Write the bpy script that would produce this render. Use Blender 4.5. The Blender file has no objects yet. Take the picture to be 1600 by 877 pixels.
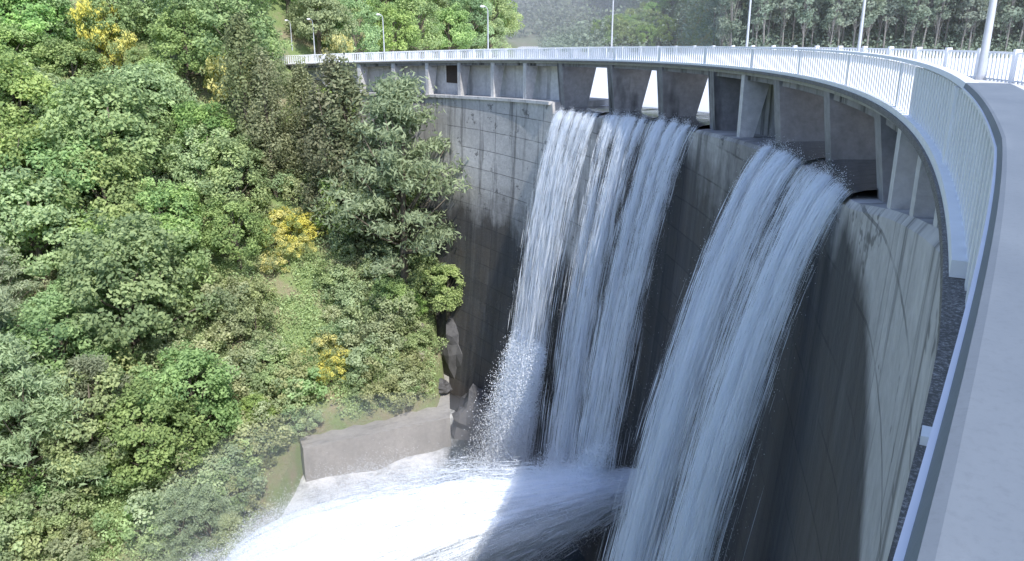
import bpy, math, random
import numpy as np
from mathutils import Vector, noise
rng=np.random.default_rng(7); random.seed(7)
scene=bpy.context.scene; COL=scene.collection
R=75.0; CX,CY=-63.6,39.75
TH=math.radians(17.46)
rad=math.radians
WORLDP=set(); BR=[]
# ---------------------------------------------------------------- helpers
def proj(x,y,z):
    c,s=math.cos(TH),math.sin(TH); d=y*c-z*s
    return 800+1250*x/d, 438.5-1250*(y*s+z*c)/d, d
def P(rho,phi,z): return (CX+rho*math.cos(rad(phi)),CY+rho*math.sin(rad(phi)),z)
def zr(p):
    s=max(0.0,(p+32)*1.309); return -0.5-0.00018*s*s
def zlip(p): return -5.2-0.07*p
def ztop(p):
    if p>25.9: return -6.2-0.045*(p-26)
    if p<-15.5: return min(-1.75,-4.13+.22*(-15.5-p))
    return zlip(p)
def ro(p): return .10*min(1,max(0,(p+31.5)/3.0))
def put(o,parent=None):
    COL.objects.link(o)
    if parent is not None:
        o.parent=parent
        if parent.name in WORLDP: o.location=-parent.location
    return o
def empty(name,loc,label,cat,group=None,kind=None,world=False):
    e=bpy.data.objects.new(name,None); e.location=loc; e.empty_display_size=.5
    e["label"]=label; e["category"]=cat
    if group: e["group"]=group
    if kind: e["kind"]=kind
    put(e)
    if world: WORLDP.add(e.name)
    return e
def mk(name,V,F,mat,parent=None,smooth=False,label=None,cat=None,kind=None,attr=None):
    me=bpy.data.meshes.new(name); me.from_pydata([tuple(v) for v in V],[],F); me.update()
    if smooth:
        me.polygons.foreach_set('use_smooth',[True]*len(me.polygons))
    if attr:
        for k,vals in attr.items():
            a=me.attributes.new(k,'FLOAT','POINT'); a.data.foreach_set('value',np.array(vals,dtype=np.float32))
    if mat: me.materials.append(mat)
    o=bpy.data.objects.new(name,me)
    if label: o["label"]=label
    if cat: o["category"]=cat
    if kind: o["kind"]=kind
    put(o,parent); return o
def quads(name,V,mat,tone=None,uv=None):
    V=np.asarray(V,dtype=np.float32).reshape(-1,3); n=len(V)//4
    me=bpy.data.meshes.new(name); me.vertices.add(4*n); me.vertices.foreach_set('co',V.ravel())
    me.loops.add(4*n); me.loops.foreach_set('vertex_index',np.arange(4*n,dtype=np.int32))
    me.polygons.add(n); me.polygons.foreach_set('loop_start',np.arange(0,4*n,4,dtype=np.int32))
    me.update(calc_edges=True)
    if tone is not None:
        a=me.attributes.new('tone','FLOAT','POINT'); a.data.foreach_set('value',np.repeat(np.asarray(tone,dtype=np.float32),4))
    me.materials.append(mat); return me
def obj(name,me,parent=None,**k):
    o=bpy.data.objects.new(name,me)
    for a,b in k.items(): o[a]=b
    put(o,parent); return o
def sweep(profile,phis,caps=True,off=None):
    V=[];F=[];n=None
    for p in phis:
        pr=profile(p); n=len(pr); q=off(p) if off else 0
        V+= [P(a+q,p,b) for a,b in pr]
    m=len(phis)
    for i in range(m-1):
        for j in range(n):
            k=(j+1)%n
            F.append((i*n+j,i*n+k,(i+1)*n+k,(i+1)*n+j))
    if caps:
        F.append(tuple(range(n))[::-1]); F.append(tuple((m-1)*n+j for j in range(n)))
    return V,F
def box8(r0,r1,p0,p1,z0,z1,r0t=None,r1t=None):
    r0t=r0 if r0t is None else r0t; r1t=r1 if r1t is None else r1t
    V=[P(r0,p0,z0),P(r1,p0,z0),P(r1,p1,z0),P(r0,p1,z0),P(r0t,p0,z1),P(r1t,p0,z1),P(r1t,p1,z1),P(r0t,p1,z1)]
    F=[(0,3,2,1),(4,5,6,7),(0,1,5,4),(1,2,6,5),(2,3,7,6),(3,0,4,7)]
    return V,F
def merge(lst):
    V=[];F=[]
    for v,f in lst:
        b=len(V); V+=list(v); F+=[tuple(i+b for i in q) for q in f]
    return V,F
def tube(pts,rs,n=7):
    V=[];F=[]
    pts=[Vector(p) for p in pts]
    for i,p in enumerate(pts):
        d=(pts[min(i+1,len(pts)-1)]-pts[max(i-1,0)]).normalized()
        a=d.cross(Vector((0.31,0.95,0.05)) if abs(d.z)>.5 else Vector((0,0,1))).normalized(); b=d.cross(a)
        for j in range(n):
            t=2*math.pi*j/n; V.append(tuple(p+(a*math.cos(t)+b*math.sin(t))*rs[i]))
    for i in range(len(pts)-1):
        for j in range(n):
            k=(j+1)%n; F.append((i*n+j,i*n+k,(i+1)*n+k,(i+1)*n+j))
    F.append(tuple(range(n))[::-1]); F.append(tuple((len(pts)-1)*n+j for j in range(n)))
    return V,F
# ---------------------------------------------------------------- materials
class NT:
    def __init__(s,name):
        s.m=bpy.data.materials.new(name); s.m.use_nodes=True; s.t=s.m.node_tree; s.t.nodes.clear()
        s.out=s.n('ShaderNodeOutputMaterial')
    def n(s,typ,ins=None,**k):
        nd=s.t.nodes.new(typ)
        for a,b in k.items(): setattr(nd,a,b)
        if ins:
            for a,b in ins.items():
                if isinstance(b,bpy.types.NodeSocket): s.t.links.new(b,nd.inputs[a])
                else: nd.inputs[a].default_value=b
        return nd
    def math(s,op,a,b=0.0,c=None,clamp=False):
        ins={0:a,1:b}
        if c is not None: ins[2]=c
        return s.n('ShaderNodeMath',ins,operation=op,use_clamp=clamp).outputs[0]
    def mix(s,f,a,b,mode='MIX'):
        nd=s.n('ShaderNodeMix',data_type='RGBA',blend_type=mode)
        for k,v in ((0,f),(6,a),(7,b)):
            if isinstance(v,bpy.types.NodeSocket): s.t.links.new(v,nd.inputs[k])
            else: nd.inputs[k].default_value=v if k==0 else (*v,1)
        return nd.outputs[2]
    def noise(s,vec,scale,detail=5,rough=.6):
        return s.n('ShaderNodeTexNoise',{'Vector':vec,'Scale':scale,'Detail':min(detail,4),'Roughness':rough}).outputs[0]
    def ramp(s,f,a,b,ca=(0,0,0),cb=(1,1,1)):
        nd=s.n('ShaderNodeValToRGB',{0:f}); e=nd.color_ramp.elements
        e[0].position=a; e[1].position=b; e[0].color=(*ca,1); e[1].color=(*cb,1); return nd.outputs[0]
    def attr(s,name): return s.n('ShaderNodeAttribute',attribute_name=name).outputs['Fac']
    def pos(s): return s.n('ShaderNodeNewGeometry').outputs['Position']
    def sc(s,v,x,y,z):
        return s.n('ShaderNodeVectorMath',{0:v,1:(x,y,z)},operation='MULTIPLY').outputs[0]
    def arcpos(s):
        sp=s.n('ShaderNodeSeparateXYZ',{0:s.pos()})
        dx=s.math('SUBTRACT',sp.outputs[0],CX); dy=s.math('SUBTRACT',sp.outputs[1],CY)
        a=s.math('MULTIPLY',s.math('ARCTAN2',dy,dx),R)
        r=s.math('SQRT',s.math('ADD',s.math('MULTIPLY',dx,dx),s.math('MULTIPLY',dy,dy)))
        return s.n('ShaderNodeCombineXYZ',{0:a,1:sp.outputs[2],2:r}).outputs[0],a,sp.outputs[2]
    def bsdf(s,col,rough=.8,bump=None,bs=.3,bd=.05,**k):
        ins={'Base Color':col if isinstance(col,bpy.types.NodeSocket) else (*col,1),'Roughness':rough}
        if bump is not None:
            ins['Normal']=s.n('ShaderNodeBump',{'Height':bump,'Strength':bs,'Distance':bd}).outputs[0]
        ins.update(k)
        b=s.n('ShaderNodeBsdfPrincipled',ins); return b.outputs[0]
    def done(s,sh):
        s.t.links.new(sh,s.out.inputs['Surface']); return s.m

def concrete(name,light,dark,joints=True,wet=False,streak=1.0):
    t=NT(name); v,a,z=t.arcpos()
    big=t.noise(t.sc(v,.12,.18,.2),1,4); fine=t.noise(v,2.5,8,.7)
    st=t.noise(t.sc(v,1.1,.09,.3),1,6,.65)
    col=t.mix(t.ramp(big,.3,.72),dark,light)
    col=t.mix(t.math('MULTIPLY',t.ramp(fine,.3,.7),.45),col,tuple(c*.5 for c in dark))
    col=t.mix(t.math('MULTIPLY',t.ramp(st,.52,.66),.8*streak),col,tuple(c*.25 for c in dark))
    l=None
    if joints:
        jn=t.noise(t.sc(v,.6,.6,.6),1,3)
        zz=t.math('ADD',z,t.math('MULTIPLY',jn,.12))
        fz=t.math('FRACT',t.math('MULTIPLY',zz,.5)); lz=t.math('LESS_THAN',fz,.045)
        fa=t.math('FRACT',t.math('MULTIPLY',a,1/8.86)); la=t.math('LESS_THAN',fa,.014)
        l=t.math('MULTIPLY',t.math('MAXIMUM',lz,la),t.ramp(t.noise(t.sc(v,.3,.3,.3),1,3),.35,.55))
        lift=t.math('FLOOR',t.math('MULTIPLY',z,.5)); seg=t.math('FLOOR',t.math('MULTIPLY',a,1/8.86))
        cell=t.n('ShaderNodeTexWhiteNoise',{0:t.n('ShaderNodeCombineXYZ',{0:lift,1:seg}).outputs[0]}).outputs[0]
        col=t.mix(t.math('MULTIPLY',cell,.25),col,tuple(c*.5 for c in dark))
        lk=t.noise(t.sc(v,.45,.5,.2),1,4,.8)
        col=t.mix(t.math('MULTIPLY',t.ramp(lk,.60,.65),.7),col,tuple(c*.18 for c in dark))
    if wet:
        w=t.attr('wet'); wn=t.noise(t.sc(v,.35,.07,.2),1,6,.7); wn2=t.noise(t.sc(v,.3,.3,.3),1,6,.7)
        f=t.math('ADD',w,t.math('MULTIPLY',t.math('SUBTRACT',t.math('ADD',t.math('MULTIPLY',wn,.5),t.math('MULTIPLY',wn2,.5)),.5),1.4))
        f=t.ramp(f,.3,.85)
        streaks=t.noise(t.sc(v,1.4,.05,.1),1,5)
        wc=t.mix(t.ramp(streaks,.35,.7),(.026,.028,.032),(.095,.092,.092))
        wc=t.mix(t.math('MULTIPLY',t.ramp(wn2,.42,.6),.6),wc,(.07,.058,.046))
        wc=t.mix(t.math('MULTIPLY',cell,.35),wc,(.02,.022,.026))
        col=t.mix(t.math('MULTIPLY',f,.95),col,wc)
    if l is not None:
        col=t.mix(t.math('MULTIPLY',l,.55),col,(.02,.02,.022))
    return t.done(t.bsdf(col,.85,fine,.7,.07))
M_wall=concrete('dam_concrete',(.70,.68,.65),(.46,.45,.435),wet=True)
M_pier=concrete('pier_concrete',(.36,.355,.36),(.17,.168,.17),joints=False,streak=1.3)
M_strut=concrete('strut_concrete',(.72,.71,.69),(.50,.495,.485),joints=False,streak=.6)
M_ret=concrete('retaining_concrete',(.50,.48,.45),(.34,.33,.31),joints=False,streak=.5)
M_slab=concrete('slab_concrete',(.5,.5,.48),(.34,.34,.33),joints=False,streak=.5)
def simple(name,col,rough=.6,var=.25,scale=3,bump=.2,**k):
    t=NT(name); p=t.pos(); n=t.noise(p,scale,7,.65); b=t.noise(p,scale*.13,4)
    f=t.math('ADD',t.math('MULTIPLY',n,.6),t.math('MULTIPLY',b,.4))
    c=t.mix(t.ramp(f,.35,.65),tuple(x*(1-var) for x in col),col)
    return t.done(t.bsdf(c,rough,n,bump,.02,**k))
M_white=simple('white_paint',(.90,.91,.91),.55,.12,2.5)
M_metal=simple('galvanised_metal',(.55,.57,.6),.4,.15,4,.05,Metallic=.3)
M_lamp=simple('lamp_glass',(.75,.76,.75),.2,.1)
M_road=simple('deck_paving',(.60,.60,.59),.85,.15,6)
M_opening=simple('opening_shade',(.06,.045,.035),.8,.4,4)  # near-black colour standing in for shade inside a hole in the wall
t=NT('coping_concrete'); v,a,z=t.arcpos()
n1=t.noise(t.sc(v,1.2,1,2.5),1.2,6,.6); n2=t.noise(v,60,4,.7); n3=t.noise(t.sc(v,.5,1,6),1,3)
c=t.mix(t.ramp(n1,.3,.7),(.135,.16,.182),(.175,.203,.225)); c=t.mix(t.math('MULTIPLY',t.ramp(n2,.5,.75),.35),c,(.09,.105,.12))
c=t.mix(t.math('MULTIPLY',t.ramp(n3,.6,.75),.3),c,(.25,.275,.295))
M_cop=t.done(t.bsdf(c,.55,n2,.15,.004))
t=NT('gravelly_ledge'); p=t.pos()
nn=t.noise(p,45,5,.8); c=t.mix(t.ramp(nn,.48,.66),(.115,.11,.10),(.45,.44,.42)); c=t.mix(t.math('MULTIPLY',t.ramp(t.noise(p,3,4),.4,.6),.4),c,(.10,.095,.085))
M_ledge=t.done(t.bsdf(c,.9,nn,.6,.01))
def leafmat(name,dark,light,hv=.06,vv=.5,trans=.4):
    t=NT(name); tn=t.attr('tone'); oi=t.n('ShaderNodeObjectInfo').outputs['Random']
    c=t.mix(tn,dark,light)
    hs=t.n('ShaderNodeHueSaturation',{'Hue':t.math('ADD',t.math('MULTIPLY',oi,hv),.5-hv/2),'Saturation':t.math('ADD',t.math('MULTIPLY',t.math('FRACT',t.math('MULTIPLY',oi,7.3)),.3),.72),'Value':t.math('ADD',t.math('MULTIPLY',t.math('FRACT',t.math('MULTIPLY',oi,13.7)),vv),1-vv*.45),'Color':c}).outputs[0]
    d=t.n('ShaderNodeBsdfDiffuse',{'Color':hs}).outputs[0]; tr=t.n('ShaderNodeBsdfTranslucent',{'Color':hs}).outputs[0]
    m=t.n('ShaderNodeMixShader',{0:trans,1:d,2:tr}).outputs[0]
    return t.done(m)
M_leaf=leafmat('broadleaf_foliage',(.21,.33,.12),(.48,.64,.22),.045,.30)
M_pine=leafmat('pine_foliage',(.24,.30,.16),(.47,.54,.30))
M_cyp=leafmat('dark_foliage',(.17,.21,.10),(.35,.39,.20))
M_shrub=leafmat('shrub_foliage',(.26,.34,.15),(.52,.62,.30),.08,.45)
M_yel=leafmat('broom_flowers',(.27,.36,.14),(.90,.82,.20),.0,.1)
M_euc=leafmat('eucalyptus_foliage',(.19,.25,.19),(.34,.41,.30),.04)
M_far=leafmat('haze_tinted_foliage',(.20,.28,.22),(.34,.42,.34),.02,.1)  # distance haze is mixed into these leaf colours
M_bark=simple('bark',(.20,.17,.13),.9,.5,6)
M_ebark=simple('pale_bark',(.24,.23,.21),.9,.4,3)
M_rock=simple('dark_rock',(.14,.138,.14),.85,.5,1.2,.6)
M_prock=simple('pale_rock',(.42,.38,.32),.85,.4,1.2,.6)
t=NT('hillside_soil'); p=t.pos(); sp=t.n('ShaderNodeSeparateXYZ',{0:p})
a1=t.noise(p,.25,6,.65); a2=t.noise(p,3,6,.7)
c=t.mix(t.ramp(a1,.38,.55),(.32,.28,.18),(.22,.30,.11)); c=t.mix(t.math('MULTIPLY',a2,.5),c,(.10,.12,.05))
far_haze=t.math('MULTIPLY',t.math('SUBTRACT',sp.outputs[1],250),1/200.,clamp=True)  # distant slopes paled: aerial haze painted into the ground colour
haze_tint=t.mix(t.ramp(t.noise(p,.03,8,.75),.42,.6),(.22,.28,.24),(.36,.40,.38))
c=t.mix(far_haze,c,haze_tint)
M_soil=t.done(t.bsdf(c,.95,a2,.8,.3))
WC=(.92,.96,1.0,1)
t=NT('white_water'); d=t.n('ShaderNodeBsdfDiffuse',{'Color':WC}).outputs[0]; tr=t.n('ShaderNodeBsdfTranslucent',{'Color':WC}).outputs[0]
M_drop=t.done(t.n('ShaderNodeMixShader',{0:.4,1:d,2:tr}).outputs[0])
t=NT('foam'); n=t.noise(t.n('ShaderNodeCombineXYZ',{0:t.attr('fa'),1:t.attr('fs')}).outputs[0],1,5,.6)
c=t.mix(t.ramp(n,.3,.6),(.76,.83,.92),(.94,.97,1.0))
M_foam=t.done(t.bsdf(c,.8,n,.4,.5))
t=NT('dark_water'); p=t.pos(); n=t.noise(t.sc(p,1,1,1),1.2,5)
M_nappe=t.done(t.bsdf((.03,.04,.05),.08,n,.3,.1))
t=NT('river_water'); p=t.pos(); n=t.noise(p,.35,8,.7); n2=t.noise(p,2.2,6,.7)
fo=t.ramp(t.math('ADD',t.math('MULTIPLY',t.math('ADD',n,t.math('MULTIPLY',n2,.4)),.6),t.attr('foam')),.55,.8)
c=t.mix(fo,(.03,.045,.055),(.85,.88,.9))
M_river=t.done(t.bsdf(c,.35,n2,.6,.2))
t=NT('reservoir_water'); p=t.pos(); n=t.noise(p,.8,4)
M_res=t.done(t.bsdf((.80,.84,.88),.3,n,.15,.05))  # pale base colour stands in for bright sky reflected on the water

# ---------------------------------------------------------------- terrain
def sm(a,b,x): 
    t=np.clip((x-a)/(b-a),0,1); return t*t*(3-2*t)
def Hd(X,Y):
    d=-.482*(X+12)+.876*(Y-72)
    a=.30+.15*sm(-60,-20,X)
    dd=np.maximum(d,0)
    h=-39.3+a*dd**1.2+ .9*np.sin(X*.21+Y*.13)*np.sin(Y*.19-X*.07)*np.clip(dd/8,0,1)+.45*np.sin(X*.9+Y*.5)*np.sin(Y*.8-X*.6)*np.clip((dd-3)/5,0,1)
    h=np.where(d>0,h,-39.3+.5*d)
    h=np.where(h>16,16+(h-16)*.25,h)
    return h,d
def H(X,Y):
    X=np.asarray(X,float);Y=np.asarray(Y,float)
    rho=np.hypot(X-CX,Y-CY)
    h,d=Hd(X,Y)
    cut=(X>-7.3-(Y-75)*.087)&(Y<110)
    hdn=np.where(cut,-46,h)
    hdn=np.where((d<2.2)&(X>-21),-46,hdn)
    near=-42+1.2*(32-Y)
    hdn=np.maximum(np.maximum(hdn,np.minimum(near,-3)),-46)
    e=np.minimum(-.85*(X+25)+.53*(Y-112),-(X-3)*.8)
    up=np.minimum(h,-7+.9*e)
    fr=(Y-185)*sm(35,55,X)-60*(1-sm(35,55,X))
    hr=-8+.35*fr
    hm=np.minimum(-8+.28*(Y-232),-6+np.clip((X-18)*.22,-2,14))
    hf=-8+.16*(Y-420)+20*np.sin(X*.006+1)
    upp=np.maximum.reduce([up,hr,hm,np.where(Y>330,np.maximum(hf,-6+0*X),-25),-25+0*X])
    upp=np.minimum(upp,190)
    res=np.where(rho<78,hdn,upp)
    res=np.where((rho>=78)&(X<-40)&(Y<200),np.maximum(hdn,-46),res)
    return res
xs=np.concatenate([np.arange(-1500,-120,60),np.arange(-120,-30,2),np.arange(-30,0,1),np.arange(0,150,2),np.arange(150,1560,60)])
ys=np.concatenate([np.arange(-300,-20,40),np.arange(-20,60,2),np.arange(60,96,1),np.arange(96,260,2),np.arange(260,2500,40)])
XX,YY=np.meshgrid(xs,ys); ZZ=H(XX,YY)
V=np.stack([XX,YY,ZZ],-1).reshape(-1,3); nx=len(xs)
F=[(j*nx+i,j*nx+i+1,(j+1)*nx+i+1,(j+1)*nx+i) for j in range(len(ys)-1) for i in range(nx-1)]
mk('ground',V.tolist(),F,M_soil,smooth=True,label='steep wooded valley sides with earth and grass',cat='ground',kind='structure')

V=[];F=[];rh=[79.6,82,86,92,100,120,160,220,300,450,700]; ph=list(np.arange(-50,80,2.0))
for r in rh:
    for p in ph:
        b=min(1,max(0,(r-84)/20)); z=(zlip(p) if p<26 else -7.0)+.32
        V.append(P(r,p,z*(1-b)+(-6.3)*b))
n=len(ph)
for i in range(len(rh)-1):
    for j in range(n-1): F.append((i*n+j,(i+1)*n+j,(i+1)*n+j+1,i*n+j+1))
mk('reservoir_water',V,F,M_res,smooth=True,label='reservoir surface with bright sky reflection in its pale colour, held behind the dam',cat='water',kind='structure')
xs=np.arange(-150,20,1.0); ys=np.arange(20,100,1.0); V=[];fo=[]
for y in ys:
    for x in xs:
        z=-42+.5*noise.fractal(Vector((x*.25,y*.25,0)),1,2,4)
        V.append((x,y,z)); 
        f=.35 if x<-8 else max(-.3,.35-.1*(x+8))
        fo.append(f)
nx=len(xs); F=[(j*nx+i,j*nx+i+1,(j+1)*nx+i+1,(j+1)*nx+i) for j in range(len(ys)-1) for i in range(nx-1)]
mk('river_water',V,F,M_river,smooth=True,label='churning foamy river below the dam',cat='water',kind='structure',attr={'foam':fo})

# ---------------------------------------------------------------- dam
dam=empty('dam',P(75,10,-42),'curved concrete arch dam with spillway bays below its road','dam',world=True)
def rface(p,z): 
    dp=max(0,ztop(p)-z); b=min(1,max(0,(-14.5-p)/4)); return 74.72+.38*b-.02*dp-.002*dp*dp
phis=list(np.arange(-52,25.7,.6))+[25.85,25.95]+list(np.arange(26.5,68,.6))
NZ=40
V=[];F=[];wet=[]
for p in phis:
    zt=ztop(p); r0=rface(p,zt); rb=81.5 if p>-15.6 else 77.9
    prof=[(r0+.6,zt),(r0+.1,zt-.03)]+[(rface(p,z_),z_) for z_ in [zt-.2-(46+zt-.2)*(k/(NZ-1))**1.4 for k in range(NZ)]]+[(rb,-46),(rb,zt)]
    for r,z in prof:
        V.append(P(r,p,z)); w=0
        spill=(5.4<p<19.5) or (-15.3<p<-3)
        if p<-15.3: w=max(0,min(1.1,(p+17+2.18*(-z-5.2))/3.0+.55))
        else:
            dp=zt-z
            w=.3+min(1,dp/4) if spill else max(0,min(1.1,(dp-8)/8))
            if -3<p<5.4: w=max(w,.55+dp*.06)
            if p>26: w=max(0,min(1.15,(-z-13)/8))  # darkens downward: wet concrete and the dam's cast shadow painted together
        wet.append(w)
n=len(prof); m=len(phis)
for i in range(m-1):
    for j in range(n):
        k=(j+1)%n; F.append((i*n+j,i*n+k,(i+1)*n+k,(i+1)*n+j))
F.append(tuple(range(n))[::-1]); F.append(tuple((m-1)*n+j for j in range(n)))
mk('wall',V,F,M_wall,dam,attr={'wet':wet},label='stained concrete face with lower half coloured dark for wet and shadow')
fine=list(np.arange(-52,68.1,.5)); 
SB=1.35
V,F=sweep(lambda p:[(75.16,zr(p)-SB),(75.16,zr(p)-1.12),(81.4,zr(p)-1.12),(81.4,zr(p)-SB)],fine)
mk('deck',V,F,M_slab,dam)
V,F=sweep(lambda p:[(75.9,zr(p)-1.11),(75.9,zr(p)-1.0),(80.6,zr(p)-1.0),(80.6,zr(p)-1.11)],fine)
mk('roadway',V,F,M_road,None,label='pale paved road running along the dam crest',cat='road',kind='structure')
V,F=sweep(lambda p:[(74.865,zr(p)-1.2),(74.865,zr(p)-1.081),(75.3,zr(p)-1.081),(75.3,zr(p)-1.2)],fine,off=ro)
mk('ledge',V,F,M_ledge,dam,label='dirty gravel-speckled concrete ledge')
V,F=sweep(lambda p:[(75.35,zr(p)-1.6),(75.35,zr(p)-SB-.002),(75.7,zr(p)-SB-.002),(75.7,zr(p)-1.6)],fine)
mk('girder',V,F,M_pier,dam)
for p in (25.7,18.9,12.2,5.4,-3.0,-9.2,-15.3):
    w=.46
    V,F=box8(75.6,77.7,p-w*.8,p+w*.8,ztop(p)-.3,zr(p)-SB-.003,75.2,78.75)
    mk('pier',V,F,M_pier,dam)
strs=[30.5,35,39.6,44,48.6,53.2,57.8,1.2,-18,-20.5,-23,-25.5]
for p in strs:
    w=.2
    V,F=box8(75.2,75.9,p-w,p+w,ztop(p)-.05,zr(p)-SB-.003,75.2,76.6)
    mk('strut',V,F,M_strut,dam)
def recess(p0,p1,r,zb=-.1):
    return sweep(lambda p:[(r,ztop(p)+zb),(r,zr(p)-SB-.003),(r+.4,zr(p)-SB-.003),(r+.4,ztop(p)+zb)],list(np.linspace(p0,p1,14)))
mk('recessed_wall',*recess(26.2,66,76.9),M_strut,dam)
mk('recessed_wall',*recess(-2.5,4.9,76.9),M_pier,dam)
mk('recessed_wall',*recess(-50,-23.2,77.2),M_strut,dam)
mk('recessed_wall',*recess(-23.2,-15.8,77.2,1.05),M_strut,dam)
for p in (-17.4,-19.9,-22.4):
    mk('recessed_wall',*sweep(lambda q:[(77.203,ztop(q)-.1),(77.203,ztop(q)+1.049),(77.59,ztop(q)+1.049),(77.59,ztop(q)-.1)],[p-.75,p-.2,p+.3]),M_strut,dam)
for p in (42.0,):
    mk('painted_opening',*box8(76.82,76.95,p-.9,p+.9,ztop(p)+1.2,ztop(p)+3.2),M_opening,dam)  # solid panel, its dark colour paints the shade of a hollow
V,F=sweep(lambda p:[(74.5,ztop(p)-.25),(74.5,ztop(p)+.03),(75.2,ztop(p)+.03),(75.2,ztop(p)-.25)],[26.2+i*.5 for i in range(82)])
mk('ledge',V,F,M_strut,dam)

rail=empty('parapet_railing',P(75.1,-20,-1.6),'long white slatted concrete parapet with wide grey coping','railing',world=True)
V,F=sweep(lambda p:[(74.97,zr(p)-.05),(74.985,zr(p)-.005),(75.0,zr(p)),(75.37,zr(p)),(75.385,zr(p)-.005),(75.4,zr(p)-.05)],list(np.arange(-52,-24.6,.25)),off=ro)
mk('coping',V,F,M_cop,rail,label='smooth wide grey coping slab')
V,F=sweep(lambda p:[(74.97,zr(p)-.07),(74.985,zr(p)-.005),(75.0,zr(p)),(75.10,zr(p)),(75.11,zr(p)-.005),(75.12,zr(p)-.07)],list(np.arange(-24.75,67,.25)),off=ro)
mk('coping',V,F,M_white,rail,label='narrow pale coping')
V,F=sweep(lambda p:[(74.96,zr(p)-.08),(74.96,zr(p)-.052),(75.15,zr(p)-.052),(75.15,zr(p)-.08)],list(np.arange(-52,-24.7,.25)),off=ro)
mk('trim',V,F,M_white,rail)
V,F=sweep(lambda p:[(74.90,zr(p)-1.078),(74.90,zr(p)-.96),(75.18,zr(p)-.96),(75.18,zr(p)-1.078)],list(np.arange(-27.5,67,.25)),off=ro)
mk('kerb',V,F,M_white,rail)
L=[]
p=-50.0; dphi=math.degrees(.36/75)
while p<66:
    o_=ro(p)
    L.append(box8(74.99+o_,75.05+o_,p,p+dphi*.42,zr(p)-.962 if p>-27.5 else zr(p)-1.078,zr(p)-.1)); p+=dphi
V,F=merge(L); mk('slats',V,F,M_white,rail,kind='stuff')
V,F=sweep(lambda p:[(75.1,zr(p)-.962 if p>-27.5 else zr(p)-1.078),(75.1,zr(p)-.072),(75.14,zr(p)-.072),(75.14,zr(p)-.962 if p>-27.5 else zr(p)-1.078)],list(np.arange(-52,-19.2,.5)),off=ro)
mk('sun_blocking_panel',V,F,M_white,rail)  # added behind the near slats to keep sun stripes off the ledge
p=-48.0; 
while p<66:
    o_=ro(p)
    mk('post',*box8(74.96+o_,75.095+o_,p-.08,p+.08,zr(p)-.96 if p>-27.5 else zr(p)-1.07,zr(p)-.1),M_white,rail); p+=4*1.5
mk('block',*box8(74.94,75.02,-29.5,-29.42,zr(-29)-1.079,zr(-29)-1.04),M_white,rail)
rail2=empty('metal_railing',P(81.1,0,-1.7),'white post and rail fence on the reservoir edge of the road','railing',world=True)
for dz,h in ((-.06,.06),(-.95,.05)):
    V,F=sweep(lambda p:[(81.05,zr(p)+dz-h),(81.05,zr(p)+dz),(81.13,zr(p)+dz),(81.13,zr(p)+dz-h)],list(np.arange(-52,67,.5)))
    mk('rail',V,F,M_white,rail2)
L=[];p=-50.0
while p<66:
    L.append(box8(81.06,81.12,p,p+.06,zr(p)-1.1,zr(p)-.1)); p+=.22
mk('slats',*merge(L),M_white,rail2,kind='stuff')
p=-49.0
while p<66:
    mk('post',*box8(81.0,81.2,p,p+.14,zr(p)-1.1,zr(p)+.02),M_white,rail2); p+=2.0

def lamp(phi,rho=80.75,r=.075,h=5.6):
    base=P(rho,phi,zr(phi)-1.1)
    e=empty('street_lamp',base,'slender galvanised street lamp beside the crest road','street lamp','street lamps along the dam crest')
    pts=[(0,0,0),(0,0,.3),(0,0,2.5),(0,0,h-.5)]
    rs=[r*1.7,r*1.2,r,r*.75]
    d=Vector((-math.cos(rad(phi)),-math.sin(rad(phi)),0))
    for k in range(1,6):
        a=k/5*math.pi/2*.9; q=d*(.55*(1-math.cos(a)))+Vector((0,0,h-.5+.5*math.sin(a))); pts.append(tuple(q)); rs.append(r*.6)
    V,F=tube(pts,rs,10); mk('pole',V,F,M_metal,e,smooth=True)
    q=Vector(pts[-1]); 
    V,F=tube([q-d*.05,q+d*.1,q+d*.4,q+d*.6],[.05,.11,.13,.05],8); mk('lamp_head',V,F,M_lamp,e,smooth=True)
for p in (1.0,11.2,26,41,54,62.6,65.3): lamp(p)
lamp(-8,80.6,.12,7)

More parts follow.
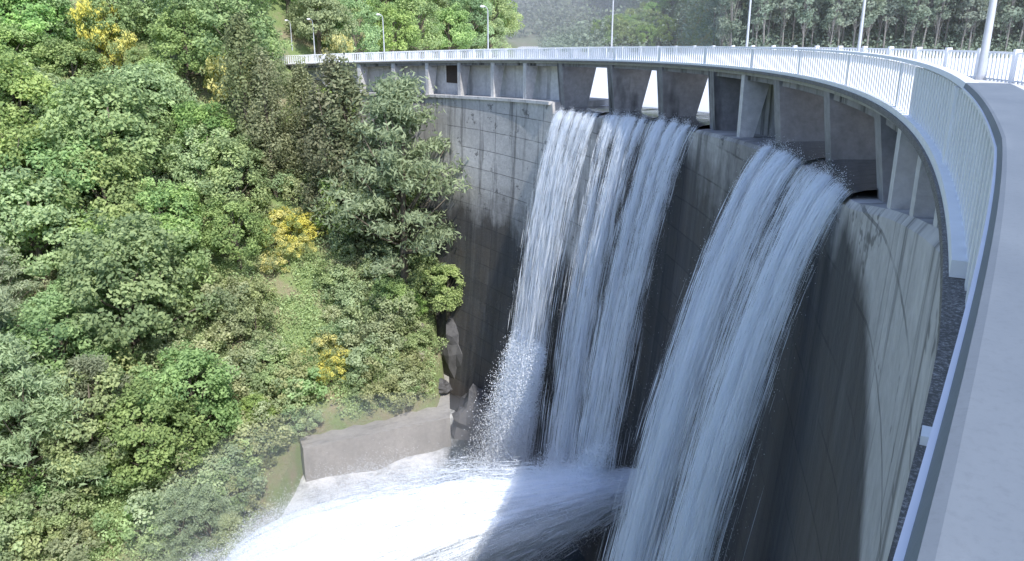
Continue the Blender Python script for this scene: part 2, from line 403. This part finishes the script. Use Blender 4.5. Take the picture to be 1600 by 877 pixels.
# ---------------------------------------------------------------- waterfalls
def leafq(C,s,g,nrm=None,asp=.6):
    n=len(C); d=g.normal(size=(n,3))
    if nrm is not None: d=d*.75+nrm
    d/=np.linalg.norm(d,axis=1)[:,None]+1e-9
    a=np.cross(d,g.normal(size=(n,3))); a/=np.linalg.norm(a,axis=1)[:,None]+1e-9; b=np.cross(d,a)
    s=np.asarray(s)[:,None]
    return np.stack([C+a*s,C+b*s*asp,C-a*s,C-b*s*asp],1).reshape(-1,3)
def PV(r,q,z):
    q=np.radians(q); return np.stack([CX+r*np.cos(q),CY+r*np.sin(q),z],-1)
def strandq(Pc,W,K):
    A=Pc-W; B=Pc+W
    return np.stack([A[:,:-1],B[:,:-1],B[:,1:],A[:,1:]],2).reshape(-1,3)
def waterfall(p0,p1,v0a,v0b,label,seed,conv=.05,splash=0,pcf=.5,N=6500,zend=(-42,-42),gap=None,wk=1.0):
    g=np.random.default_rng(seed); pc=p0+(p1-p0)*pcf; mg=.35
    e=empty('waterfall',P(75,pc,zlip(pc)),label,'waterfall','waterfalls spilling from the dam bays',world=True)
    def pt(p,t,dr=0,vf=1.0):
        f=(p-p0)/(p1-p0); v=(v0a+(v0b-v0a)*f)*vf
        return 74.85-v*.76*np.abs(t)**1.28+dr, pc+(p-pc)*(1-conv*t), (-5.2-.07*p)+.22-.35*t-4.9*t*t
    def tm(p): 
        f=(p-p0)/(p1-p0); ze=zend[0]+(zend[1]-zend[0])*f
        return np.sqrt((-5.2-.07*p+.1-ze)/4.9)-.03
    ps=np.linspace(p0+mg,p1-mg,20); prof=[(80.3,.34),(78.5,.34),(77,.33),(75.8,.3),(75.2,.22),(74.9,.13)]
    V=[];F=[]
    for p in ps:
        for r,dz in prof: V.append(P(r,p,zlip(p)+dz))
        for t_ in (.12,.2):
            r,q,z=pt(p,t_,.03); V.append(P(r,q,z-.12))
    n=len(prof)+2
    for i in range(len(ps)-1):
        for j in range(n-1): F.append((i*n+j,i*n+j+1,(i+1)*n+j+1,(i+1)*n+j))
    mk('water_crest',V,F,M_nappe,e,smooth=True,label='dark glassy water sliding over the lip')
    tab=np.array([[noise.noise(Vector((i*.045,j*.03,seed*5.)))+.6*noise.noise(Vector((i*.22,j*.09,seed*7.))) for j in range(24)] for i in range(160)])
    def dn(f,u,base):
        d=base+2.0*tab[(f*159).astype(int),(u*23).astype(int)]-.10*u
        d*=np.clip(.3+np.minimum(f,1-f)*6,0,1)
        if gap: d*=1-gap[1]*np.exp(-((f-gap[0])/gap[2])**2)*np.clip(u*2.2-.25,0,1)
        return np.clip(d,.03,1.0)
    M=N*7; f=g.random(M); u=g.random(M)**.95
    keep=g.random(M)<dn(f,u,.22); f=f[keep][:N]; u=u[keep][:N]; N_=len(f)
    p=p0+mg+(p1-p0-2*mg)*f; tmx=tm(p)
    t0=.06+u*(tmx-.2); lip=np.arange(N_)<900; t0=np.where(lip,g.uniform(.02,.28,N_),t0)
    dt=np.where(lip,g.uniform(.2,.6,N_),g.uniform(.05,.25,N_)); t1=np.minimum(t0+dt,tmx)
    K=4; tt=t0[:,None]+(t1-t0)[:,None]*np.linspace(0,1,K+1)[None]
    dr=(g.normal(0,1,N_)*(.06+.16*t0))[:,None]; vf=g.normal(1,.05,N_)[:,None]
    r,q,z=pt(p[:,None],tt,dr,vf); q=q+(g.normal(0,1,N_)*(.03+.05*t0))[:,None]+(g.normal(0,.04,N_))[:,None]*tt
    Pc=PV(r,q,z)
    w=wk*g.uniform(.006,.020,N_)*(.75+t0*.3); th=g.normal(0,.7,N_)
    ang=np.radians(q); tan=np.stack([-np.sin(ang),np.cos(ang),0*ang],-1); rd=np.stack([np.cos(ang),np.sin(ang),0*ang],-1)
    prof_=np.sin(math.pi*(np.linspace(0,1,K+1)*.94+.03))[None,:,None]
    W=(tan*np.cos(th)[:,None,None]+rd*np.sin(th)[:,None,None])*w[:,None,None]*prof_
    obj('water_strands',quads('water_strands',strandq(Pc,W,K),M_drop),e,kind='stuff')
    Nd=80000; M=Nd*6; f=g.random(M); u=g.random(M)**.72
    keep=g.random(M)<dn(f,u,.25); f=f[keep][:Nd]; u=u[keep][:Nd]; Nd=len(f)
    p=p0+mg+(p1-p0-2*mg)*f; tx=tm(p); t_=u*tx
    r,q,z=pt(p,t_,g.normal(0,1,Nd)*(.06+.22*t_),g.normal(1,.05,Nd)); q=q+g.normal(0,1,Nd)*(.02+.10*t_)
    C=PV(r,q,z+g.normal(0,.2,Nd)); S_=wk*g.uniform(.010,.028,Nd)
    N2=splash or 9000; f=g.random(N2); p=p0+mg+(p1-p0-2*mg)*f; k=g.random(N2); t_=tm(p)*(.77+.23*k) if splash else tm(p)*(.92+.08*k)
    r,q,z=pt(p,t_,-np.abs(g.normal(0,1,N2))*(.1+(1.5 if splash else 1.3)*k**.7)); q=q+g.normal(0,1,N2)*(.1+.45*k)+(.6*k if splash else 0)
    C=np.concatenate([C,PV(r,q,z+g.normal(0,.4,N2))]); S_=np.concatenate([S_,g.uniform(.03,.08,N2)])
    C[:,2]=np.maximum(C[:,2],-42)
    obj('spray',quads('spray',leafq(C,S_,g),M_drop),e,kind='stuff')
    return e
waterfall(19.0,25.7,2.2,2.2,'tall white waterfall flaring on a step beside the dry dam face',1,.04,splash=80000,zend=(-40,-40),N=9000,pcf=.75)
waterfall(12.1,18.8,2.2,2.2,'narrow veil of white water below a dark pier',2,.10,pcf=.1,zend=(-36,-39),N=8500,gap=(.98,.75,.22))
waterfall(5.4,12.4,2.1,2.2,'broad veil of falling water next to a dark wet wall',3,.08,pcf=.7,zend=(-29.5,-36),N=9000)
waterfall(-9.2,-3.5,2.6,2.9,'wide powerful waterfall arching out from the dam',4,.03,N=17000,gap=(.02,.85,.22),wk=.8)
waterfall(-15.5,-9.2,2.1,2.6,'steep white waterfall with frayed water at its lip',5,.05,N=17000,gap=(.98,.7,.2),wk=.75)

jet=empty('water_jet',(8,48.5,-29),'bright white foaming jet blasting from the dam outlet','water jet',world=True)
def jc(s): return np.stack([9.5-30*s,48.5+1.5*s,-29.7-7.4*s-1.5*s*s],-1)
def jr(s):
    rv=.6+6.1*np.minimum(s,.42)**.95; rh_=.7+8.5*s
    k=np.sqrt(np.clip(1-np.clip((s-.62)/.44,0,1)**2,0.002,1)); return rv*k,rh_*(.4+.6*k)
NS,NA=100,64; V=[];F=[];fa=[];fs=[]
for i in range(NS+1):
    s=i/NS*1.04; c=jc(np.array(s)); rv,rh_=jr(np.array(s))
    for j in range(NA):
        a=2*math.pi*j/NA; nr=noise.fractal(Vector((s*3.0,math.cos(a)*2.2,math.sin(a)*2.2)),.9,2.1,4)
        n2=noise.fractal(Vector((s*9,math.cos(a)*8,math.sin(a)*8)),.9,2.1,3)
        k=.72+.16*nr+.08*n2; sn=math.sin(a); lo=2.0 if sn<0 else 1
        V.append((c[0],c[1]+math.cos(a)*rh_*k,c[2]+sn*rv*k*lo)); fa.append(math.cos(a)*9+3*sn); fs.append(s*2.2)
for i in range(NS):
    for j in range(NA): k=(j+1)%NA; F.append((i*NA+j,(i+1)*NA+j,(i+1)*NA+k,i*NA+k))
mk('foam_body',V,F,M_foam,jet,smooth=True,attr={'fa':fa,'fs':fs})
g=np.random.default_rng(5)
def jp(s,a,m):
    c=jc(s); rv,rh_=jr(s); sn=np.sin(a); lo=np.where(sn<0,2.0,1)
    c[...,1]+=np.cos(a)*rh_*m; c[...,2]+=sn*rv*m*lo; return c
N=7000; s0=g.random(N)**1.3*.7; a=g.random(N)*6.283; m=g.normal(.90,.12,N); K=4
ss=s0[:,None]+g.uniform(.01,.05,N)[:,None]*np.linspace(0,1,K+1)[None]
Pc=jp(ss,a[:,None]+0*ss,m[:,None]+0*ss+(ss-s0[:,None])*g.normal(.2,.4,N)[:,None])
w=g.uniform(.008,.028,N); wd=g.normal(size=(N,3))*np.array([.1,1,1]); wd/=np.linalg.norm(wd,axis=1)[:,None]
W=wd[:,None,:]*w[:,None,None]*np.sin(math.pi*(np.linspace(0,1,K+1)*.94+.03))[None,:,None]
obj('water_strands',quads('water_strands',strandq(Pc,W,K),M_drop),jet,kind='stuff')
N=380000; s=g.random(N)**.72*1.14; a=g.random(N)*6.283
clump=.13*np.sin(a*3+s*9)+.10*np.sin(a*7-s*17)+.08*np.sin(a*13+s*31)
C=jp(s,a,.76+clump*np.clip(s*2,0,1)+np.abs(g.normal(0,.22,N)))+g.normal(0,.4,(N,3))*(.25+s)[:,None]
obj('spray',quads('spray',leafq(C,g.uniform(.014,.042,N),g),M_drop),jet,kind='stuff')
def volmat(name,dens,col):
    m=bpy.data.materials.new(name); m.use_nodes=True; nt=m.node_tree; nt.nodes.clear()
    o=nt.nodes.new('ShaderNodeOutputMaterial'); vs=nt.nodes.new('ShaderNodeVolumeScatter'); vs.inputs['Density'].default_value=dens; vs.inputs['Color'].default_value=col; vs.inputs['Anisotropy'].default_value=.1
    nt.links.new(vs.outputs[0],o.inputs['Volume']); return m
def ellipsoid(c,r,name,dens,label):
    import bmesh
    bm=bmesh.new(); bmesh.ops.create_icosphere(bm,subdivisions=4,radius=1)
    for v in bm.verts: v.co=Vector((c[0]+v.co.x*r[0],c[1]+v.co.y*r[1],c[2]+v.co.z*r[2]))
    me=bpy.data.meshes.new(name); bm.to_mesh(me); bm.free()
    me.materials.append(volmat(name,dens,(.85,.93,1,1)))
    obj(name,me,None,kind='stuff',label=label,category='mist')
ellipsoid((-10,57,-42),(22,19,12),'mist',.018,'thin mist of spray hanging over the plunge pool')
bx=[(-200,168,-20),(600,168,-20),(600,1400,-20),(-200,1400,-20),(-200,168,80),(600,168,80),(600,1400,80),(-200,1400,80)]
o=mk('haze',bx,[(0,3,2,1),(4,5,6,7),(0,1,5,4),(1,2,6,5),(2,3,7,6),(3,0,4,7)],volmat('haze',.003,(.9,.95,1,1)),None,label='pale summer haze hanging over the distant valley',cat='haze',kind='stuff')

# ---------------------------------------------------------------- retaining wall
def prism(poly,z0,z1):
    n=len(poly); V=[(x,y,z0) for x,y in poly]+[(x,y,z1) for x,y in poly]
    F=[tuple(range(n))[::-1],tuple(range(n,2*n))]+[(i,(i+1)%n,n+(i+1)%n,n+i) for i in range(n)]
    return V,F
V,F=prism([(-20,68.2),(-6.4,74.6),(-7.8,91),(-9.0,91),(-8.0,78.6),(-22,73)],-47,-38.3)
rw=mk('retaining_wall',V,F,M_ret,None,label='low weathered concrete retaining wall at the river edge',cat='wall')
def rock(x,y,z,s,mat,label,seed):
    import bmesh
    bm=bmesh.new(); bmesh.ops.create_icosphere(bm,subdivisions=3,radius=1)
    for v in bm.verts:
        n=noise.fractal(v.co*1.1+Vector((seed*3.3,0,0)),1,2,4); c=noise.cell(v.co*1.6+Vector((seed,1,2)))
        v.co*=1+.45*n+.12*c; v.co.x*=s[0]; v.co.y*=s[1]; v.co.z*=s[2]
    me=bpy.data.meshes.new('boulder'); bm.to_mesh(me); bm.free(); me.materials.append(mat)
    o=obj('boulder',me,None,label=label,category='rock'); o.location=(x,y,z); o.rotation_euler=(.3*math.sin(seed),.3*math.cos(seed*2),seed)
rock(-3.8,79,-40.5,(3,2.4,3.2),M_rock,'dark wet boulder at the foot of the dam',1)
rock(-2,83,-38.5,(3.6,2.8,4.6),M_rock,'angular dark rock leaning on the dam base',2)
rock(-5.2,86,-35,(2.6,2.4,4.5),M_rock,'dark rock wedged beside the retaining wall',3)
rock(0.2,77,-41.2,(2.6,2,2.2),M_rock,'wet black rock in the plunge pool',4)
rock(-7.9,80.5,-37.6,(1.5,1.2,.8),M_rock,'dark flat stone on top of the retaining wall',5)
hz=lambda x,y: float(H(x,y))
rock(-64,121,hz(-64,121)+6.5,(3.4,2.4,2.2),M_prock,'pale outcrop on the wooded slope',6)
for i,(x,y) in enumerate([(-10.5,84.5),(-11.5,83),(-10.2,81.5),(-13,80),(-16.5,77.5)]):
    rock(x,y,hz(x,y)+.1,(random.uniform(.7,1.5),random.uniform(.6,1.1),random.uniform(.5,1.3)),M_prock,'weathered rock poking out of the scrubby bank',17+i)

# ---------------------------------------------------------------- trees
def crown_clumps(g,cent,rx,rz,ncl,per,cr,leaf,lump=.25,bottom=-.75,bim=False):
    d=g.normal(size=(ncl,3)); d/=np.linalg.norm(d,axis=1)[:,None]
    d[:,2]=np.where(d[:,2]<bottom,-d[:,2],d[:,2])
    ph=g.random(6)*6
    lm=1+lump*(np.sin(d[:,0]*4+ph[0])*np.sin(d[:,1]*4+ph[1])+.6*np.sin(d[:,2]*5+ph[2]))
    rr=g.uniform(.5,1,ncl)**.5*lm
    C=np.array(cent)+d*rr[:,None]*np.array([rx,rx,rz])
    rad_=g.uniform(.6,1.25,ncl)*cr
    L=[];T=[];NN=[];S=[]
    tone=g.uniform(.1,1,ncl)
    if bim: tone=np.where(g.random(ncl)<.6,g.uniform(.75,1,ncl),g.uniform(0,.2,ncl))
    for i in range(ncl):
        m=int(per*(rad_[i]/cr)**2)
        q=g.normal(size=(m,3)); q/=np.linalg.norm(q,axis=1)[:,None]
        q*= (g.uniform(.3,1,m)**.5)[:,None]*np.array([1,1,.75])
        L.append(C[i]+q*rad_[i]); NN.append(q*.6+d[i]*.6+np.array([0,0,.5])); T.append(np.clip(tone[i]+g.normal(0,.18,m),0,1)); S.append(g.uniform(.7,1.3,m)*leaf)
    L=np.concatenate(L);T=np.concatenate(T);NN=np.concatenate(NN);S=np.concatenate(S)
    return leafq(L,S,g,NN),T,C
def trunk_mesh(name,h,r,targets,mat,g,lean=.3):
    parts=[]; top=(g.normal(0,lean),g.normal(0,lean),h)
    pts=[(0,0,-1.2),(0,0,0),(top[0]*.3,top[1]*.5,h*.4),(top[0]*.8,top[1]*.8,h*.75),top]
    parts.append(tube(pts,[r*1.35,r*1.1,r*.8,r*.45,r*.12],8))
    for c in targets:
        zb=min(h*.85,max(h*.22,c[2]*.55)); b=Vector((top[0]*zb/h,top[1]*zb/h,zb)); c=Vector(c)
        m=b.lerp(c,.5)+Vector((0,0,-.3)); parts.append(tube([b,m,c],[r*.42,r*.25,r*.06],6))
    V,F=merge(parts); me=bpy.data.meshes.new(name); me.from_pydata([tuple(v) for v in V],[],F); me.materials.append(mat)
    me.polygons.foreach_set('use_smooth',[True]*len(me.polygons)); return me
kinds={}
def reg(kind,items): kinds[kind]=items
items=[]
for sd in range(7):
    g=np.random.default_rng(100+sd); rx=g.uniform(3.3,4.2); rz=g.uniform(3.3,4.3)
    V,T,C=crown_clumps(g,(0,0,rz+1.3),rx,rz,135,88,.85,.155,.22)
    items.append((trunk_mesh('trunk',rz*1.9+1,.28,C[:14],M_bark,g),quads('crown',V,M_leaf,T)))
reg('broadleaf_tree',items)
items=[]
for sd in range(3):
    g=np.random.default_rng(200+sd); V=[];T=[];tg=[]
    h=14.0
    for k in range(66):
        z=h*(.22+.78*(k/66)); L_=(4.6*(1-(k/66)**1.6)+.6)*g.uniform(.7,1.15); a=g.random()*6.28
        for s_ in np.linspace(.35,1,5):
            c=np.array([math.cos(a)*L_*s_,math.sin(a)*L_*s_,z+.9*s_**2*g.uniform(.2,1)])
            m=50; q=g.normal(size=(m,3))*np.array([.42,.42,.22]); tone=g.uniform(.2,1)
            V.append(leafq(c+q,g.uniform(.14,.28,m),g,np.array([0,0,.5])+q,.28)); T.append(np.clip(tone+g.normal(0,.15,m),0,1))
        if k%3==0: tg.append(c)
    items.append((trunk_mesh('trunk',h,.26,tg,M_bark,g,.3),quads('crown',np.concatenate(V),M_pine,np.concatenate(T))))
reg('pine_tree',items)
items=[]
for sd in range(3):
    g=np.random.default_rng(300+sd); V=[];T=[];h=14.0;tg=[]
    for k in range(150):
        f=g.random(); z=1.2+f*(h-1.0); rr=(2.1*math.sin(math.pi*min(1,(f*.85+.17)))**.7)*g.uniform(.3,1.1); a=g.random()*6.28
        c=np.array([math.cos(a)*rr,math.sin(a)*rr,z]); m=60; q=g.normal(size=(m,3))*np.array([.35,.35,.5]); tone=g.uniform(0,1)
        V.append(leafq(c+q,g.uniform(.1,.2,m),g,q+c*[.4,.4,0],.5)); T.append(np.clip(tone+g.normal(0,.15,m),0,1))
        if k%12==0: tg.append(c)
    items.append((trunk_mesh('trunk',h,.22,tg,M_bark,g,.2),quads('crown',np.concatenate(V),M_cyp,np.concatenate(T))))
reg('cypress_tree',items)
items=[]
for sd in range(5):
    g=np.random.default_rng(400+sd); V,T,C=crown_clumps(g,(0,0,1.3),1.8,1.5,42,60,.55,.12,.6,-.4)
    items.append((trunk_mesh('trunk',1.6,.09,C[:10],M_bark,g,.2),quads('crown',V,M_shrub,T)))
reg('shrub',items)
items=[]
for sd in range(3):
    g=np.random.default_rng(500+sd); V,T,C=crown_clumps(g,(0,0,1.1),1.5,1.2,50,60,.42,.085,.45,-.4,bim=True)
    items.append((trunk_mesh('trunk',1.5,.07,C[:10],M_bark,g,.2),quads('crown',V,M_yel,T)))
reg('broom_shrub',items)
items=[]
for sd in range(4):
    g=np.random.default_rng(600+sd); V,T,C=crown_clumps(g,(0,0,16),2.6,8,60,36,1.0,.3,.3,-2)
    items.append((trunk_mesh('trunk',24,.2,C[:16],M_ebark,g,.6),quads('crown',V,M_euc,T)))
reg('eucalyptus_tree',items)
LAB={'broadleaf_tree':('bright green broadleaf tree with a full rounded crown','tree','broadleaf trees on the hillside'),
'pine_tree':('grey-green pine with layered needle branches on the slope','tree','pines on the hillside'),
'cypress_tree':('tall narrow dark brownish-green tree on the slope','tree','dark narrow trees on the hillside'),
'shrub':('dull green shrub growing on the river bank','shrub','shrubs on the bank'),
'broom_shrub':('broom bush covered in yellow flowers','shrub','yellow flowering broom bushes'),
'eucalyptus_tree':('tall slender tree with pale trunk across the reservoir','tree','tall plantation trees across the reservoir')}
cnt={}
def plant(kind,x,y,s=1.0,z=None,sz=None,label=None):
    tr,cr=random.choice(kinds[kind]); z=hz(x,y) if z is None else z
    l,c,gp=LAB[kind]; e=empty(kind,(x,y,z),label or l,c,gp)
    e.rotation_euler=(random.uniform(-.05,.05),random.uniform(-.05,.05),random.random()*6.28)
    e.scale=(s,s,s*(sz or random.uniform(.85,1.15)))
    o=bpy.data.objects.new('trunk',tr); put(o,e); o=bpy.data.objects.new('crown',cr); put(o,e)
    cnt[kind]=cnt.get(kind,0)+1; return e
def plant_top(kind,x,y,vtop,h0,wid=1.0,label=None):
    dy=(438.5-vtop)/1250; zt=(-math.sin(TH)+dy*math.cos(TH))/(math.cos(TH)+dy*math.sin(TH))*y
    hh=(zt-hz(x,y))/h0; plant(kind,x,y,hh*wid,sz=1/wid,label=label)
plant_top('pine_tree',-12.3,87,118,14.6,1.0,label='large grey-green pine leaning toward the dam face')
plant_top('cypress_tree',-20.5,90,88,14.6,1.15)
plant_top('cypress_tree',-17.3,90,100,14.6,1.25)
plant_top('cypress_tree',-24.3,94,100,14.6,1.15)
plant_top('cypress_tree',-30.5,93,25,14.6,1.1)
plant_top('cypress_tree',-27.6,92,80,14.6,1.1)
plant('pine_tree',-40,58.5,1.1); plant('pine_tree',-44.5,62,1.25); plant('pine_tree',-36,63,.8)
plant('broadleaf_tree',-7.3,86,.72,z=-31,label='bright green young tree against the dark dam wall')
plant('broadleaf_tree',-9.9,87.5,.6); plant('broadleaf_tree',-11.6,85,.45); plant('broadleaf_tree',-14.2,85.5,.5)
plant('pine_tree',-24.5,55.6,.55,z=-43,label='small bright conifer at the water edge')
plant('pine_tree',-22.3,54.0,.45,z=-43,label='small bright conifer at the water edge')
plant('pine_tree',-27,56,.5,z=-42.5,label='small bright conifer at the water edge')
for (u,v_) in [(435,335),(455,350),(470,372),(430,365),(450,385),(425,408),(445,345),(490,350),(505,540),(522,560),(515,578),(150,25),(165,38),(190,50),(340,88),(360,100),(525,50)]:
    dx=(u-800)/1250; dy=(438.5-v_)/1250; Yc=math.cos(TH)+dy*math.sin(TH)
    lift=6 if v_<120 else (3.5 if v_<320 else 1.8)
    best=min(np.arange(60,145,.5),key=lambda q: abs(hz(dx/Yc*q,q)+lift-(-math.sin(TH)+dy*math.cos(TH))/Yc*q))
    x=dx/Yc*best; plant('broom_shrub',x,best,random.uniform(.85,1.2)*(1.5 if v_<120 else 1.0),sz=1.1 if v_>120 else 1.9)
    BR.append((x,best))
def limit(v):
    return 575 if v<160 else (650 if v<330 else (640 if v<400 else 680))
def ok(x,y,z,h,r):
    u,v,d=proj(x,y,z+h*.6); ut,vt,dt=proj(x,y,z+h); pr=r*1250/d
    if u+pr>limit(v): return False
    if vt<92 and 440<ut+pr*.6 and ut-pr*.6<600: return False
    if ut+pr>560 and vt<135: return False
    for a,b in BR:
        if abs(x-a*(y/b))<r*.8 and -9<y-b<1.5: return False
    return True
Y=52.0
while Y<150:
    X=-100.0
    while X<-6:
        x=X+random.uniform(-1.9,1.9); y=Y+random.uniform(-1.9,1.9); X+=5.8
        d=-.482*(x+12)+.876*(y-72); rho=math.hypot(x-CX,y-CY)
        if d<(1.0 if x>-24 else -4) or rho>73: continue
        z=hz(x,y); u,v,dd=proj(x,y,z+4)
        if u<-120 or z>14: continue
        if math.hypot(x+12,y-88)<3: continue
        if u>385 and v>380 or d<0:
            s=random.uniform(.8,1.8); 
            if ok(x,y,z,2.7*s,1.9*s):
                if random.random()<.3 and d>3: plant('broadleaf_tree',x,y,s*.36)
                else: plant('shrub',x,y,s)
            continue
        r_=random.random()
        if r_<.88:
            s=random.uniform(1.0,1.6)
            for _ in range(5):
                if ok(x,y,z,9*s,4*s): plant('broadleaf_tree',x,y,s,sz=random.uniform(.85,1)); break
                s*=.75
        elif r_<.93:
            s=random.uniform(.7,1.05)
            if ok(x,y,z,14*s,4*s): plant('pine_tree',x,y,s,sz=1)
        else:
            s=random.uniform(1.2,2)
            if ok(x,y,z,2.7*s,2*s): plant('shrub',x,y,s)
    Y+=5.2
tries=0
while cnt.get('shrub',0)<285 and tries<3000:
    tries+=1
    x=random.uniform(-50,-8.5) if tries%3 else random.uniform(-26,-9); y=random.uniform(50,93); d=-.482*(x+12)+.876*(y-72)
    if d<(2.6 if x>-23 else -5.5) or math.hypot(x-CX,y-CY)>73.3: continue
    z=hz(x,y); s=random.uniform(.45,1.4)
    if z<-42.4 or not ok(x,y,z,2.7*s,1.9*s): continue
    plant('shrub',x,y,s)
pl=[]
for it in range(12000):
    x=random.uniform(-78,3); y=random.uniform(104,175); rho=math.hypot(x-CX,y-CY); an=math.degrees(math.atan2(y-CY,x-CX))
    if rho<84.5 and (an<69.0 or rho<72): continue
    z=hz(x,y)
    if z<-6.5 or z>30: continue
    u,v,d=proj(x,y,z+4)
    if u<200 or u>775 or v<-40: continue
    if it<6000 and not (360<u<560): continue
    if any((x-a)**2+(y-b)**2<27 for a,b in pl): continue
    pl.append((x,y)); plant('broadleaf_tree',x,y,random.uniform(.85,1.2))
    if cnt['broadleaf_tree']>255: break
for i in range(30):
    x=random.uniform(26,64); plant('broadleaf_tree',x,random.uniform(238,262),.55+(x-20)/44*random.uniform(.5,.75))
for j in range(5):
    for i in range(24):
        plant('eucalyptus_tree',50+i*3.9+random.uniform(-1.6,1.6),188+j*5+random.uniform(-1.6,1.6),random.uniform(.85,1.15))
g=np.random.default_rng(9)
def scatter(n,x0,x1,y0,y1,cond,cl,per,size,hgt):
    x=g.uniform(x0,x1,n);y=g.uniform(y0,y1,n);z=H(x,y); k=cond(x,y,z); x,y,z=x[k],y[k],z[k]; m=len(x)
    C=np.repeat(np.stack([x,y,z],1),per,0)+g.normal(size=(m*per,3))*np.array([cl,cl,hgt*.5])+np.array([0,0,hgt*.5])
    T=np.clip(np.repeat(g.random(m),per)+g.normal(0,.15,m*per),0,1)
    return leafq(C,g.uniform(.6,1.3,m*per)*size,g,np.array([0,-.2,.9])),T
dd=lambda x,y: -.482*(x+12)+.876*(y-72)
patch=lambda x,y: np.sin(x*.55+y*.3)*np.sin(y*.47-x*.25)+.5*np.sin(x*1.3)*np.sin(y*1.1)
V1,T1=scatter(11000,-100,-8.3,48,130,lambda x,y,z:(dd(x,y)>np.where(x>-23,3.0,-5.5))&(np.hypot(x-CX,y-CY)<74)&(z>-42.3)&(patch(x,y)>-.75),.45,15,.15,.7)
V2,T2=scatter(20000,-60,-8.3,48,92,lambda x,y,z:(dd(x,y)>np.where(x>-23,3.0,-5.5))&(dd(x,y)<19)&(np.hypot(x-CX,y-CY)<74)&(z>-42.3)&(patch(x,y)>-.5),.38,15,.10,.8)
obj('undergrowth',quads('undergrowth',np.concatenate([V1,V2]),M_shrub,np.concatenate([T1,T2])),None,kind='stuff',label='grass and low scrub covering the slope',category='undergrowth')
V1,T1=scatter(2600,10,420,205,420,lambda x,y,z:(z>-7),2.2,18,.7,6)
V2,T2=scatter(1500,40,200,186,206,lambda x,y,z:(z>-8),1.2,24,.35,3)
V3,T3=scatter(1900,45,220,201,240,lambda x,y,z:(z>-8),1.5,34,.40,18)
V4,T4=scatter(2500,8,60,182,330,lambda x,y,z:(z>-7.5),1.3,22,.4,3)
obj('woodland',quads('woodland',np.concatenate([V1,V2,V3,V4]),M_euc,np.concatenate([T1,T2,T3,T4])),None,kind='stuff',label='dense wood on the opposite reservoir bank',category='woodland')
V,T=scatter(30000,-60,420,335,1000,lambda x,y,z:(z>-7)&(x<y*.42)&(x>-y*.06),1.6,7,1.0,3.5)
obj('distant_woodland',quads('distant_woodland',V,M_far,T),None,kind='stuff',label='hazy forest on the distant hills',category='woodland')
print('counts',cnt)

S=Vector((.42,-.907,0)).normalized()*math.cos(rad(50)); S.z=math.sin(rad(50))
w=bpy.data.worlds.new('World'); scene.world=w; w.use_nodes=True; nt=w.node_tree
sky=nt.nodes.new('ShaderNodeTexSky'); sky.sky_type='NISHITA'; sky.sun_disc=False; sky.sun_elevation=rad(50); sky.sun_rotation=rad(155)
bg=nt.nodes['Background']
mx=nt.nodes.new('ShaderNodeMix'); mx.data_type='RGBA'; mx.blend_type='MULTIPLY'; mx.inputs[0].default_value=1; mx.inputs[7].default_value=(1.0,1.0,1.12,1)
nt.links.new(sky.outputs[0],mx.inputs[6]); nt.links.new(mx.outputs[2],bg.inputs[0]); bg.inputs[1].default_value=.27
try: w.cycles.sampling_method='NONE'
except Exception as ex: print('wm',ex)
l=bpy.data.lights.new('sun','SUN'); l.energy=5; l.angle=rad(.5); l.color=(1,.96,.9)
lo=bpy.data.objects.new('sun',l); lo.rotation_euler=(-S).to_track_quat('-Z','Y').to_euler(); COL.objects.link(lo)
cam=bpy.data.cameras.new('camera'); cam.sensor_width=36; cam.lens=1250/1600*36; cam.clip_start=.05; cam.clip_end=5000
co=bpy.data.objects.new('camera',cam); co.location=(0,0,0); co.rotation_euler=(math.pi/2-TH,0,0); COL.objects.link(co)
scene.camera=co
scene.view_settings.view_transform='Standard'; scene.view_settings.look='None'; scene.view_settings.exposure=0
